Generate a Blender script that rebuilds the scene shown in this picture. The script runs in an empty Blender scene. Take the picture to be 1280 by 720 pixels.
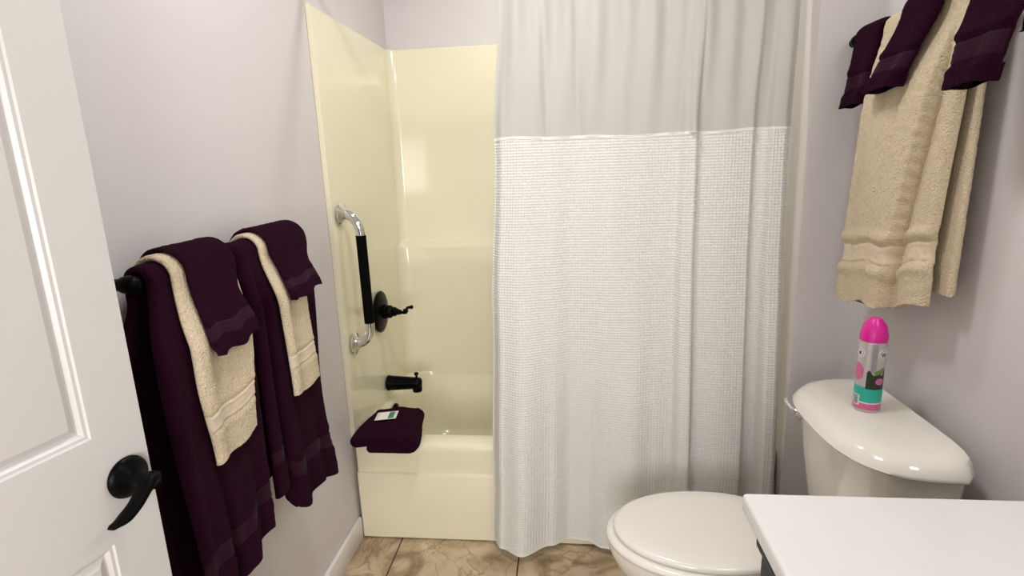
import bpy, bmesh, math, random
from math import sin, cos, pi, sqrt, exp, atan2
from mathutils import Vector, Matrix, noise

# ------------------------------------------------------------------ camera, light, exposure
S = bpy.context.scene
COL = S.collection
cam_d = bpy.data.cameras.new('camera'); cam = bpy.data.objects.new('camera', cam_d); COL.objects.link(cam)
PITCH, YAW, ROLL, FPX = -0.2255, 0.1044, -0.0337, 696.703
fw = Vector((-sin(YAW)*cos(PITCH), cos(YAW)*cos(PITCH), sin(PITCH)))
rt = Vector((cos(YAW), sin(YAW), 0)); up = rt.cross(fw)
rt2 = cos(ROLL)*rt + sin(ROLL)*up; up2 = -sin(ROLL)*rt + cos(ROLL)*up
M = Matrix((rt2, up2, -fw)).transposed().to_4x4(); M.translation = Vector((0.7917, -1.7775, 1.3661))
cam.matrix_world = M
cam_d.sensor_fit = 'HORIZONTAL'; cam_d.sensor_width = 36.0; cam_d.lens = 36.0*FPX/1280.0
cam_d.clip_start = 0.02
S.camera = cam

w = bpy.data.worlds.new('world'); S.world = w; w.use_nodes = True
w.node_tree.nodes['Background'].inputs[0].default_value = (1.0, 0.96, 0.92, 1)
w.node_tree.nodes['Background'].inputs[1].default_value = 0.3

def area(name, loc, aim, size, power, col):
    d = bpy.data.lights.new(name, 'AREA'); d.shape = 'DISK'; d.size = size; d.energy = power; d.color = col
    o = bpy.data.objects.new(name, d); COL.objects.link(o); o.location = loc
    o.rotation_euler = (Vector(aim)-Vector(loc)).to_track_quat('-Z', 'Y').to_euler()
    return o
LC = (0.985, 0.985, 0.98)
area('shower_ceiling_lamp', (0.75, 0.24, 2.41), (0.75, 0.24, 0), 0.12, 5.6, LC)
area('room_ceiling_lamp', (0.68, -0.68, 2.41), (0.68, -0.68, 0), 0.30, 9.6, LC)
area('vanity_lamp', (1.56, -1.38, 2.05), (0.4, -1.0, 0.6), 0.30, 4.4, LC)
area('hall_fill_light', (0.74, -3.02, 1.20), (0.75, 0, 0.5), 1.0, 45.0, LC)  # added front fill from the hall behind the camera, no window modelled there
S.view_settings.view_transform = 'Standard'; S.view_settings.look = 'None'
S.view_settings.gamma = 1.0; S.view_settings.use_curve_mapping = False
S.view_settings.exposure = 0.0

# ------------------------------------------------------------------ materials
def mat(name, col, rough=0.5, metal=0.0, bump=0.0, bscale=200.0, var=0.0, vscale=8.0, sheen=0.0, coat=0.0, spec=0.5, bdist=0.001, trans=0.0):
    m = bpy.data.materials.new(name); m.use_nodes = True
    nt = m.node_tree; b = nt.nodes['Principled BSDF']
    b.inputs['Roughness'].default_value = rough; b.inputs['Metallic'].default_value = metal
    b.inputs['Specular IOR Level'].default_value = spec
    b.inputs['Sheen Weight'].default_value = sheen; b.inputs['Coat Weight'].default_value = coat
    b.inputs['Transmission Weight'].default_value = trans
    if sheen: b.inputs['Sheen Roughness'].default_value = 0.45; b.inputs['Sheen Tint'].default_value = (col[0]*.5+.5, col[1]*.5+.5, col[2]*.5+.5, 1)
    tc = nt.nodes.new('ShaderNodeTexCoord')
    nv = nt.nodes.new('ShaderNodeTexNoise'); nv.inputs['Scale'].default_value = vscale; nv.inputs['Detail'].default_value = 5
    nt.links.new(tc.outputs['Object'], nv.inputs['Vector'])
    mx = nt.nodes.new('ShaderNodeMix'); mx.data_type = 'RGBA'
    mx.inputs[6].default_value = (*[c*(1-var) for c in col], 1); mx.inputs[7].default_value = (*[min(1, c*(1+var)) for c in col], 1)
    nt.links.new(nv.outputs[0], mx.inputs[0]); nt.links.new(mx.outputs[2], b.inputs['Base Color'])
    if bump:
        nb = nt.nodes.new('ShaderNodeTexNoise'); nb.inputs['Scale'].default_value = bscale; nb.inputs['Detail'].default_value = 4
        nt.links.new(tc.outputs['Object'], nb.inputs['Vector'])
        bp = nt.nodes.new('ShaderNodeBump'); bp.inputs['Strength'].default_value = bump; bp.inputs['Distance'].default_value = bdist
        nt.links.new(nb.outputs[0], bp.inputs['Height']); nt.links.new(bp.outputs[0], b.inputs['Normal'])
    return m

WALL = mat('painted_wall', (0.665, 0.625, 0.615), 0.55, bump=0.12, bscale=260, var=0.015, vscale=3, spec=0.3)
CEIL = mat('ceiling_paint', (0.80, 0.78, 0.76), 0.8, bump=0.15, bscale=120)
TRIM = mat('trim_paint', (0.82, 0.80, 0.77), 0.35, var=0.01)
DOOR = mat('door_paint', (0.58, 0.555, 0.53), 0.38, bump=0.05, bscale=90, var=0.012)
TUB = mat('almond_fiberglass', (0.82, 0.765, 0.565), 0.20, var=0.012, vscale=3, coat=0.2)
PORC = mat('cream_porcelain', (0.85, 0.81, 0.73), 0.10, var=0.008, coat=0.5)
SEATP = mat('seat_plastic', (0.87, 0.835, 0.765), 0.20, var=0.006, coat=0.25)
COUNTER = mat('white_cultured_marble', (0.76, 0.755, 0.74), 0.22, var=0.012, vscale=5)
BLACK = mat('oil_rubbed_bronze', (0.0022, 0.002, 0.002), 0.33, metal=0.0, spec=0.06, var=0.2, vscale=30)
GRIP = mat('black_rubber_grip', (0.002, 0.002, 0.002), 0.7, bump=0.3, bscale=500, var=0.2, spec=0.05)
CHROME = mat('chrome', (0.80, 0.80, 0.79), 0.07, metal=1.0, var=0.02)
CAB = mat('espresso_cabinet', (0.003, 0.003, 0.003), 0.4, spec=0.1, var=0.25, vscale=20)
PURPLE = mat('purple_terry', (0.0215, 0.0036, 0.0125), 1.0, bump=1.0, bscale=300, var=0.60, vscale=300, sheen=0.04, spec=0.0, bdist=0.0045)
PBAND = mat('purple_band_weave', (0.025, 0.0048, 0.0148), 0.9, bump=0.6, bscale=650, var=0.25, vscale=220, sheen=0.05, spec=0.1)
BEIGE = mat('beige_terry', (0.71, 0.585, 0.405), 1.0, bump=1.0, bscale=260, var=0.30, vscale=280, sheen=0.1, spec=0.05, bdist=0.0062)
BBAND = mat('beige_band_weave', (0.68, 0.56, 0.42), 0.85, bump=0.5, bscale=600, var=0.10, vscale=200, sheen=0.15, spec=0.1)
GROUND = mat('gap_shadow_sealant', (0.05, 0.035, 0.02), 0.9)

def floor_mat():
    m = bpy.data.materials.new('marble_look_floor_tile'); m.use_nodes = True; nt = m.node_tree; b = nt.nodes['Principled BSDF']
    N = nt.nodes.new; L = nt.links.new
    tc = N('ShaderNodeTexCoord')
    mp = N('ShaderNodeMapping'); mp.inputs['Location'].default_value = (-0.163, 0.31, 0); L(tc.outputs['Object'], mp.inputs[0])
    br = N('ShaderNodeTexBrick'); br.offset = 0.0; br.squash = 1.0
    br.inputs['Scale'].default_value = 1.0; br.inputs['Brick Width'].default_value = 0.4435; br.inputs['Row Height'].default_value = 0.4435
    br.inputs['Mortar Size'].default_value = 0.0024; br.inputs['Mortar Smooth'].default_value = 0.0
    L(mp.outputs[0], br.inputs['Vector'])
    n1 = N('ShaderNodeTexNoise'); n1.inputs['Scale'].default_value = 5.5; n1.inputs['Detail'].default_value = 8; n1.inputs['Distortion'].default_value = 1.6
    L(tc.outputs['Object'], n1.inputs['Vector'])
    r1 = N('ShaderNodeValToRGB'); e = r1.color_ramp.elements
    e[0].position = 0.30; e[0].color = (0.20, 0.125, 0.062, 1); e[1].position = 0.72; e[1].color = (0.64, 0.52, 0.36, 1)
    q = r1.color_ramp.elements.new(0.50); q.color = (0.47, 0.35, 0.215, 1)
    L(n1.outputs[0], r1.inputs[0])
    n2 = N('ShaderNodeTexNoise'); n2.inputs['Scale'].default_value = 4.0; n2.inputs['Detail'].default_value = 6; n2.inputs['Distortion'].default_value = 2.5
    L(tc.outputs['Object'], n2.inputs['Vector'])
    s1 = N('ShaderNodeMath'); s1.operation = 'SUBTRACT'; s1.inputs[1].default_value = 0.5; L(n2.outputs[0], s1.inputs[0])
    s2 = N('ShaderNodeMath'); s2.operation = 'ABSOLUTE'; L(s1.outputs[0], s2.inputs[0])
    r2 = N('ShaderNodeValToRGB'); r2.color_ramp.elements[0].position = 0.0; r2.color_ramp.elements[0].color = (1, 1, 1, 1)
    r2.color_ramp.elements[1].position = 0.022; r2.color_ramp.elements[1].color = (0, 0, 0, 1); L(s2.outputs[0], r2.inputs[0])
    f = N('ShaderNodeMath'); f.operation = 'MULTIPLY'; f.inputs[1].default_value = 0.65; L(r2.outputs[0], f.inputs[0])
    mx = N('ShaderNodeMix'); mx.data_type = 'RGBA'; mx.inputs[7].default_value = (0.21, 0.125, 0.06, 1)
    L(f.outputs[0], mx.inputs[0]); L(r1.outputs[0], mx.inputs[6])
    m2 = N('ShaderNodeMix'); m2.data_type = 'RGBA'; m2.inputs[7].default_value = (0.02, 0.012, 0.008, 1)
    L(br.outputs['Fac'], m2.inputs[0]); L(mx.outputs[2], m2.inputs[6]); L(m2.outputs[2], b.inputs['Base Color'])
    b.inputs['Roughness'].default_value = 0.32
    bp = N('ShaderNodeBump'); bp.invert = True; bp.inputs['Strength'].default_value = 0.6; bp.inputs['Distance'].default_value = 0.002
    L(br.outputs['Fac'], bp.inputs['Height']); L(bp.outputs[0], b.inputs['Normal'])
    return m
FLOOR = floor_mat()

def cloth_mat(name, col, transp, transl, waffle):
    m = bpy.data.materials.new(name); m.use_nodes = True; nt = m.node_tree; N = nt.nodes.new; L = nt.links.new
    nt.nodes.remove(nt.nodes['Principled BSDF']); out = nt.nodes['Material Output']
    df = N('ShaderNodeBsdfDiffuse'); df.inputs[0].default_value = (*col, 1)
    tl = N('ShaderNodeBsdfTranslucent'); tl.inputs[0].default_value = (*col, 1)
    m1 = N('ShaderNodeMixShader'); m1.inputs[0].default_value = transl; L(df.outputs[0], m1.inputs[1]); L(tl.outputs[0], m1.inputs[2])
    last = m1
    uv = N('ShaderNodeUVMap'); uv.uv_map = 'UVMap'
    sp = N('ShaderNodeSeparateXYZ'); L(uv.outputs[0], sp.inputs[0])
    def wave(o, period, ph=0):
        a = N('ShaderNodeMath'); a.operation = 'MULTIPLY'; a.inputs[1].default_value = 2*pi/period; L(o, a.inputs[0])
        c = N('ShaderNodeMath'); c.operation = 'SINE'; L(a.outputs[0], c.inputs[0]); return c
    if waffle:
        # waffle weave: raised square grid with sunk cells
        a = wave(sp.outputs[0], 0.0100); c = wave(sp.outputs[1], 0.0086)
        mm = N('ShaderNodeMath'); mm.operation = 'ADD'; L(a.outputs[0], mm.inputs[0]); L(c.outputs[0], mm.inputs[1])
        bp = N('ShaderNodeBump'); bp.inputs['Strength'].default_value = 0.75; bp.inputs['Distance'].default_value = 0.0007
        L(mm.outputs[0], bp.inputs['Height'])
    else:
        tc = N('ShaderNodeMapping'); tc.inputs['Scale'].default_value = (900, 30, 1); L(uv.outputs[0], tc.inputs[0])
        nz = N('ShaderNodeTexNoise'); nz.inputs['Scale'].default_value = 1.0; L(tc.outputs[0], nz.inputs['Vector'])
        bp = N('ShaderNodeBump'); bp.inputs['Strength'].default_value = 0.25; bp.inputs['Distance'].default_value = 0.0006
        L(nz.outputs[0], bp.inputs['Height'])
    L(bp.outputs[0], df.inputs['Normal']); L(bp.outputs[0], tl.inputs['Normal'])
    if transp:
        tr = N('ShaderNodeBsdfTransparent'); m2 = N('ShaderNodeMixShader'); m2.inputs[0].default_value = transp
        L(m1.outputs[0], m2.inputs[1]); L(tr.outputs[0], m2.inputs[2]); last = m2
    L(last.outputs[0], out.inputs[0])
    return m
SHEER = cloth_mat('sheer_voile', (0.70, 0.69, 0.655), 0.20, 0.25, False)
WAFFLE = cloth_mat('white_waffle_weave', (0.885, 0.875, 0.835), 0.0, 0.13, True)
SEAM = cloth_mat('curtain_seam_cloth', (0.90, 0.88, 0.84), 0.0, 0.12, False)

# ------------------------------------------------------------------ helpers
ORG = {}
def tag(o, label=None, cat=None, group=None, kind=None):
    if label: o['label'] = label
    if cat: o['category'] = cat
    if group: o['group'] = group
    if kind: o['kind'] = kind
    return o
def thing(name, label, cat, loc, group=None):
    o = bpy.data.objects.new(name, None); COL.objects.link(o); o.location = loc; o.empty_display_size = 0.05
    ORG[o] = Vector(loc); return tag(o, label, cat, group)
def obj(name, bm, m, parent=None, loc=None, smooth=40, recalc=True):
    """link a world-space bmesh as one mesh object; smooth = auto-smooth angle in degrees"""
    org = ORG[parent] if parent is not None else Vector(loc if loc else (0, 0, 0))
    if recalc: bmesh.ops.recalc_face_normals(bm, faces=bm.faces[:])
    bmesh.ops.translate(bm, verts=bm.verts[:], vec=-org)
    if smooth:
        for f in bm.faces: f.smooth = True
        lim = math.radians(smooth)
        for e in bm.edges:
            if len(e.link_faces) == 2 and e.calc_face_angle(0) > lim: e.smooth = False
    me = bpy.data.meshes.new(name); bm.to_mesh(me); bm.free()
    o = bpy.data.objects.new(name, me); COL.objects.link(o); ORG[o] = org
    for x in (m if isinstance(m, (list, tuple)) else [m]): me.materials.append(x)
    if parent is not None: o.parent = parent
    else: o.location = org
    return o
def struct(name, bm, m, smooth=30): return tag(obj(name, bm, m, smooth=smooth), kind='structure')
def box(bm, x0, x1, y0, y1, z0, z1, bev=0.0, seg=2):
    r = bmesh.ops.create_cube(bm, size=1.0)
    vs = r['verts']
    for v in vs: v.co = Vector(((x0+x1)/2+v.co.x*(x1-x0), (y0+y1)/2+v.co.y*(y1-y0), (z0+z1)/2+v.co.z*(z1-z0)))
    if bev:
        es = list({e for v in vs for e in v.link_edges})
        bmesh.ops.bevel(bm, geom=es, offset=bev, segments=seg, affect='EDGES', profile=0.5)
    return bm
def loft(bm, rings, cap0=True, cap1=True, closed=True):
    vr = [[bm.verts.new(p) for p in r] for r in rings]
    n = len(vr[0])
    for a, b in zip(vr, vr[1:]):
        for i in range(n if closed else n-1):
            j = (i+1) % n
            try: bm.faces.new((a[i], a[j], b[j], b[i]))
            except ValueError: pass
    if cap0: bm.faces.new(vr[0][::-1])
    if cap1: bm.faces.new(vr[-1])
    return vr
def tube(bm, pts, rad, n=14, caps=True, squash=None):
    pts = [Vector(p) for p in pts]; rad = rad if isinstance(rad, (list, tuple)) else [rad]*len(pts)
    rings = []; prev = None
    for i, p in enumerate(pts):
        t = (pts[min(i+1, len(pts)-1)]-pts[max(i-1, 0)]).normalized()
        if prev is None:
            a = Vector((0, 0, 1)) if abs(t.z) < 0.9 else Vector((0, 1, 0)); u = t.cross(a).normalized()
        else: u = (prev - t*prev.dot(t)).normalized()
        v = t.cross(u); prev = u
        q = squash[i] if squash else (1, 1)
        rings.append([p+u*cos(2*pi*k/n)*rad[i]*q[0]+v*sin(2*pi*k/n)*rad[i]*q[1] for k in range(n)])
    loft(bm, rings, caps, caps); return bm
def lathe(bm, base, axis, prof, n=32):
    """prof: (distance along the axis, radius)"""
    base = Vector(base); ax = Vector(axis).normalized()
    a = Vector((0, 0, 1)) if abs(ax.z) < 0.9 else Vector((1, 0, 0)); u = ax.cross(a).normalized(); v = ax.cross(u)
    loft(bm, [[base+ax*h+(u*cos(2*pi*k/n)+v*sin(2*pi*k/n))*max(r, 1e-4) for k in range(n)] for h, r in prof]); return bm
def spline(P, m=8):
    """Catmull-Rom through control points"""
    P = [Vector(p) for p in P]; out = []
    for i in range(len(P)-1):
        p0, p1, p2, p3 = P[max(i-1, 0)], P[i], P[i+1], P[min(i+2, len(P)-1)]
        for k in range(m):
            t = k/m
            out.append(0.5*((2*p1)+(p2-p0)*t+(2*p0-5*p1+4*p2-p3)*t*t+(3*p1-p0-3*p2+p3)*t**3))
    out.append(P[-1]); return out
def interp(tab, x):
    """smooth (monotone cosine) table lookup"""
    if x <= tab[0][0]: return tab[0][1]
    for (a, p), (b, q) in zip(tab, tab[1:]):
        if x <= b:
            t = (x-a)/(b-a); t = t*t*(3-2*t); return p+(q-p)*t
    return tab[-1][1]
def lerp(a, b, t): return a+(b-a)*t
def gauss(x, c, s): return exp(-((x-c)/s)**2)
def sstep(a, b, x):
    t = max(0.0, min(1.0, (x-a)/(b-a))); return t*t*(3-2*t)

# ------------------------------------------------------------------ room
XR, YB, H, YN = 1.638, 0.80, 2.44, -1.84
struct('floor', box(bmesh.new(), -0.1, 1.75, -3.2, 0.9, -0.05, 0.0), FLOOR)
struct('ceiling', box(bmesh.new(), -0.1, 1.75, -3.2, 0.9, H, H+0.05), CEIL)
struct('wall_left', box(bmesh.new(), -0.1, 0.0, -3.2, 0.9, 0, H), WALL)
struct('wall_back', box(bmesh.new(), 0.0, 1.75, YB, 0.9, 0, H), WALL)
struct('wall_right', box(bmesh.new(), XR, 1.75, -3.2, YB, 0, H), WALL)
struct('wall_alcove', box(box(bmesh.new(), 1.503, XR, 0.16, YB, 0, H), 1.484, XR, -0.045, 0.16, 0, H), WALL)
bm = bmesh.new(); box(bm, 0.90, XR, YN-0.1, YN, 0, H); box(bm, 0.0, 0.90, YN-0.1, YN, 2.05, H)
struct('wall_near', bm, WALL)
struct('wall_hall', box(bmesh.new(), 0.0, XR, -3.2, -3.1, 0, H), WALL)
def base_bm(x0, x1, y0, y1, h=0.09):
    bm = bmesh.new(); box(bm, x0, x1, y0, y1, 0, h, 0.004); return bm
struct('baseboard_left', base_bm(0.0, 0.015, YN, -0.009), TRIM)
struct('baseboard_right', base_bm(XR-0.015, XR, -0.95, -0.045), TRIM)
struct('baseboard_alcove', base_bm(1.484, XR-0.015, -0.060, -0.045), TRIM)

# ------------------------------------------------------------------ bathtub and shower surround
tubt = thing('bathtub', 'almond fiberglass bathtub with a tall one piece shower surround behind the curtain', 'bathtub', (0.75, 0, 0))
def rrect(x0, x1, y0, y1, r, z, n=6):
    P = []
    for cx, cy, a0 in ((x1-r, y0+r, -90), (x1-r, y1-r, 0), (x0+r, y1-r, 90), (x0+r, y0+r, 180)):
        for k in range(n+1):
            a = math.radians(a0+90*k/n); P.append((cx+r*cos(a), cy+r*sin(a), z))
    return P
X0, X1, YD = 0.012, 1.483, 0.785
bm = bmesh.new()
R = []
for y0, z in ((0.004, 0.0), (0.004, 0.005), (-0.008, 0.006), (-0.008, 0.10), (-0.009, 0.262), (-0.006, 0.2685), (0.001, 0.271), (0.002, 0.30), (0.0, 0.355), (0.002, 0.370), (0.008, 0.380), (0.018, 0.3855)):
    R.append(rrect(X0, X1, y0, YD, 0.008, z))
for ins, yy0, z, r in ((0.03, 0.066, 0.3875, 0.10), (0.036, 0.076, 0.384, 0.10), (0.042, 0.084, 0.374, 0.11), (0.048, 0.090, 0.355, 0.11), (0.075, 0.105, 0.20, 0.12), (0.10, 0.125, 0.12, 0.13), (0.13, 0.16, 0.085, 0.13), (0.20, 0.22, 0.075, 0.12)):
    R.append(rrect(0.022+ins*0.7, 1.474-ins, yy0, 0.7005 if z > 0.37 else 0.7005-(ins-0.042)*0.55, r, z))
loft(bm, R, True, True)
obj('tub', bm, TUB, tubt, smooth=60)
bm = bmesh.new()
def uloop(yb, r, z, t=0.0, top=False):
    xl, xr = 0.018-t, 1.490+t
    P = [(xl, 0.0+0.001, z), (xl, 0.006, z), (xl, 0.25, z), (xl, 0.5, z)]
    n = 8
    for k in range(n+1):
        a = math.radians(180-90*k/n); P.append((xl+r+r*cos(a), yb-r+r*sin(a), z))
    P += [(0.4, yb, z), (0.8, yb, z), (1.1, yb, z)]
    for k in range(n+1):
        a = math.radians(90-90*k/n); P.append((xr-r+r*cos(a), yb-r+r*sin(a), z))
    P += [(xr, 0.5, z), (xr, 0.25, z), (xr, 0.18, z), (xr, 0.161, z)]
    return P
def oloop(z, pad=0.0):
    P = uloop(0.70, 0.05, z); q = []
    xo0, xo1, yo = 0.0008+pad, 1.502-pad, 0.798-pad
    for i, (x, y, zz) in enumerate(P):
        if i < 4: q.append((xo0, y, z))
        elif i < 4+9: q.append((xo0 if i < 8 else lerp(xo0, 0.06, (i-8)/4), lerp(0.6, yo, (i-4)/4) if i < 8 else yo, z))
        elif i < 16: q.append((x, yo, z))
        elif i < 25: q.append((lerp(1.44, xo1, (i-16)/4) if i < 20 else xo1, yo if i < 20 else lerp(yo, 0.6, (i-20)/4), z))
        else: q.append((xo1, y, z))
    return q
levels = [(0.372, 0.700, 0.055), (0.60, 0.700, 0.055), (0.90, 0.702, 0.05), (0.985, 0.703, 0.045), (0.998, 0.707, 0.045), (1.006, 0.722, 0.045), (1.012, 0.738, 0.045), (1.022, 0.746, 0.04), (1.30, 0.750, 0.04), (1.60, 0.752, 0.04), (1.842, 0.754, 0.04)]
inner = [uloop(yb, r, z) for z, yb, r in levels]
inner.append(uloop(0.757, 0.042, 1.849, 0.003)); top1 = uloop(0.764, 0.045, 1.852, 0.010)
rings = inner+[top1, oloop(1.852), oloop(0.372)]
# close each profile into one solid: bottom inner -> top -> outer -> bottom
vr = loft(bm, rings, False, False, closed=False)
for i in range(len(vr[0])-1): bm.faces.new((vr[-1][i], vr[-1][i+1], vr[0][i+1], vr[0][i]))
for side in (0, -1): bm.faces.new([r[side] for r in vr])
obj('shower_surround', bm, TUB, tubt, smooth=50)
# overflow cover on the tub's end wall
bm = bmesh.new(); lathe(bm, (0.055, 0.330, 0.352), (1, 0, -0.08), [(0, 0.034), (0.006, 0.036), (0.012, 0.033), (0.016, 0.024), (0.017, 0.0)])
lathe(bm, (0.068, 0.330, 0.358), (1, 0, 0), [(0, 0.009), (0.012, 0.010), (0.017, 0.006), (0.018, 0)], 16)
ov = obj('overflow_cover', bm, BLACK, tubt); tag(ov, 'black overflow cover')

# ------------------------------------------------------------------ shower fittings on the left
v = thing('shower_valve', 'round black shower valve with a curved lever above the tub spout', 'shower valve', (0.024, 0.350, 0.782))
vy, vz = 0.350, 0.782
bm = bmesh.new(); lathe(bm, (0.0245, vy, vz), (1, 0, 0), [(0, 0.083), (0.004, 0.085), (0.008, 0.083), (0.012, 0.074), (0.017, 0.050), (0.020, 0.034), (0.021, 0.0)], 48); obj('escutcheon', bm, BLACK, v)
bm = bmesh.new(); lathe(bm, (0.042, vy, vz), (1, 0, 0), [(0, 0.030), (0.012, 0.030), (0.016, 0.025), (0.022, 0.027), (0.030, 0.026), (0.040, 0.018), (0.046, 0.020), (0.052, 0.016), (0.062, 0.010), (0.066, 0.004)], 24); obj('hub', bm, BLACK, v)
bm = bmesh.new(); tube(bm, spline([(0.095, vy, vz), (0.110, vy+.004, vz-.004), (0.122, vy+.008, vz-.006), (0.131, vy+.012, vz+.003), (0.137, vy+.015, vz+.012), (0.150, vy+.018, vz+.013)], 6), [0.009+0.003*sin(i*0.5) if i < 20 else 0.006 for i in range(31)], 12)
lathe(bm, (0.145, vy+.018, vz+.013), (1, .15, 0.1), [(0, 0.002), (0.003, 0.007), (0.008, 0.0085), (0.013, 0.006), (0.015, 0.001)], 14); obj('lever', bm, BLACK, v)
sp = thing('tub_spout', 'black tub spout below the round shower valve', 'tub spout', (0.024, 0.372, 0.465))
bm = bmesh.new()
sy, sz = 0.372, 0.463
PT = [(0.0245, 0.032), (0.032, 0.033), (0.038, 0.031), (0.06, 0.030), (0.10, 0.0275), (0.130, 0.0255), (0.150, 0.025), (0.163, 0.023), (0.169, 0.017), (0.171, 0.001)]
lathe(bm, (0, sy, sz), (1, 0, 0), [(a, b) for a, b in PT], 28)
tube(bm, [(0.150, sy, sz), (0.150, sy, sz-0.022), (0.150, sy, sz-0.036)], [0.020, 0.021, 0.019], 20)
obj('spout_body', bm, BLACK, sp)
bm = bmesh.new(); lathe(bm, (0.150, sy, sz+0.018), (0, 0, 1), [(0, 0.007), (0.010, 0.005), (0.018, 0.005), (0.020, 0.009), (0.026, 0.010), (0.030, 0.006), (0.031, 0)], 16); obj('diverter_knob', bm, BLACK, sp)
# grab bar
g = thing('grab_bar', 'chrome grab bar with a black rubber grip on the shower side wall', 'grab bar', (0.024, 0.062, 0.97))
def gy(z): return lerp(0.066, 0.058, (z-0.75)/0.45)
bm = bmesh.new(); tube(bm, [(0.086, gy(z), z) for z in (0.820, 0.9, 1.0, 1.133)], 0.0175, 20); obj('grip', bm, GRIP, g)
for z0, z1, s in ((1.206, 1.133, 1), (0.742, 0.820, -1)):
    bm = bmesh.new()
    path = spline([(0.0245, gy(z0), z0), (0.040, gy(z0), z0), (0.062, gy(z0), z0-s*0.010), (0.080, gy(z0), z0-s*0.034), (0.086, gy(z1), z1+s*0.012), (0.086, gy(z1), z1-s*0.004)], 6)
    tube(bm, path, [0.0165]*len(path), 20)
    lathe(bm, (0.0242, gy(z0), z0), (1, 0, 0), [(0, 0.039), (0.003, 0.040), (0.006, 0.037), (0.010, 0.026), (0.018, 0.018), (0.020, 0.0)], 32)
    fit = obj('end_fitting', bm, CHROME, g); tag(fit, 'chrome elbow and wall flange')
    for a in (0.6, 2.7, 4.8):
        bm = bmesh.new(); lathe(bm, (0.029, gy(z0)+0.029*cos(a), z0+0.029*sin(a)), (1, 0, 0), [(0, 0.0042), (0.0025, 0.004), (0.004, 0.002), (0.0042, 0)], 10); obj('screw', bm, CHROME, fit)

# ------------------------------------------------------------------ towels
def drape(bm_sets, side, bx, bz, R, th, f_hem, b_hem, yn, yf, wave=None, thick=None, cavity=0.0, jit=0.0005, band=None, seed=0, back_shift=0.0, flare=0.0, nt=46, ds=0.006, rnd=0.0):
    """cloth hung over a bar along y.  side=+1: room lies at +x of the bar, -1: at -x.
    f_hem(t), b_hem(t): hem heights; yn(f), yf(f): near/far edge for f in 0..1 down the front, negative on the back."""
    S_ = []
    zf = f_hem(0.5); zb_ = b_hem(0.5)
    nf = max(6, int((bz-zf)/ds)); nb = max(4, int((bz-zb_)/(ds*2)))
    for i in range(nf): S_.append(('f', 1-i/nf))
    for i in range(15): S_.append(('a', i/14))
    for i in range(1, nb+1): S_.append(('b', i/nb))
    ts = []
    e = 0.5*th
    def ring(kind, p, grow=0.0, shrink=1.0, lift=0.0):
        out = []; inn = []
        f = p if kind == 'f' else (0.0 if kind == 'a' else -p)
        y0, y1 = yn(f), yf(f); W = y1-y0
        for k in range(nt+1):
            # denser near the edges
            t = 0.5-0.5*cos(pi*k/nt); t = lerp(t, k/nt, 0.55)
            d = min(t, 1-t)*W; rr = max(th*0.55, W*rnd)
            h = 0.5 if d >= rr else 0.5*sqrt(max(0.02, 1-(1-d/rr)**2))
            y = y0+t*W
            if kind == 'f': z = bz+(f_hem(t)-bz)*p; nx, nz = 1.0, 0.0
            elif kind == 'a': a = pi*p; nx, nz = cos(a), sin(a); z = bz
            else: z = bz+(b_hem(t)-bz)*p; nx, nz = -1.0, 0.0; y += back_shift*p
            T = th*(thick(f) if thick else 1.0)*shrink
            wv = wave(y, z, f, t) if (wave and kind != 'b') else 0.0
            if kind == 'a': wv *= max(0.0, 1-p*1.5)
            lo = R+T*(0.5-h); hi = R+T*(0.5+h)+wv*min(1, h*2)
            if kind == 'f': fl_ = flare*sstep(0, 0.13, bz-z); lo += fl_; hi += fl_
            if wv < 0 and kind == 'f':
                sh_ = max(wv, -(lo-0.004)) if bz-z > 0.03 else max(wv, -(lo-R))*0.5
                lo += sh_; hi += sh_-wv*min(1, h*2)
            j = jit*noise.noise(Vector((y*95+seed*9, z*95+(p*20 if kind == 'a' else 0), seed+7.3)))*2 if jit else 0
            hi += j+grow; lo -= grow
            out.append((bx+side*nx*hi, y, z+nz*hi+lift)); inn.append((bx+side*nx*max(lo, 0.003 if (kind == 'f' and bz-z > 0.03) else R*0.7), y, z+nz*max(lo, 0.003 if (kind == 'f' and bz-z > 0.03) else R*0.7)+lift))
        return out, inn
    def loop(o_i): return o_i[0]+o_i[1][::-1]
    rings = []
    if cavity:
        rings.append(loop(ring('f', 1-cavity, 0, 0.45)))
        rings.append(loop(ring('f', 0.985, 0, 0.62)))
        rings.append(loop(ring('f', 1.0, 0, 0.80)))
    else:
        rings.append(loop(ring('f', 1.0, 0, 0.55)))
    for kd, p in S_: rings.append(loop(ring(kd, p)))
    rings.append(loop(ring('b', 1.0, 0, 0.6, -0.003)))
    loft(bm_sets, rings, True, True)
    bands = []
    for (f1, f2) in (band or []):
        b = bmesh.new(); n = 16; rr = []
        for i in range(n+1):
            f = lerp(f1, f2, i/n); g_ = 0.0004+(0.0010+0.0007*(i in (2, 3, 13, 14)) if 0 < i < n else 0)
            o_, i_ = ring('f', f, g_); rr.append(o_)
        for i in range(n, -1, -1):
            o_, i_ = ring('f', lerp(f1, f2, i/n), -0.001); rr.append(o_)
        rr.append(rr[0])
        vr = loft(b, rr[:-1], False, False, closed=False)
        m_ = len(vr)
        for k in range(len(vr[0])-1): b.faces.new((vr[-1][k], vr[-1][k+1], vr[0][k+1], vr[0][k]))
        for sd in (0, -1): b.faces.new([r[sd] for r in vr])
        bands.append(b)
    return bands
def towel(name, label, cat, group, m, mb, loc, bname='woven_band', **kw):
    t = thing(name, label, cat, loc, group)
    bm = bmesh.new(); bands = drape(bm, **kw)
    obj('cloth', bm, m, t, smooth=75)
    for b in bands: obj(bname, b, mb, t, smooth=75)
    return t
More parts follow.
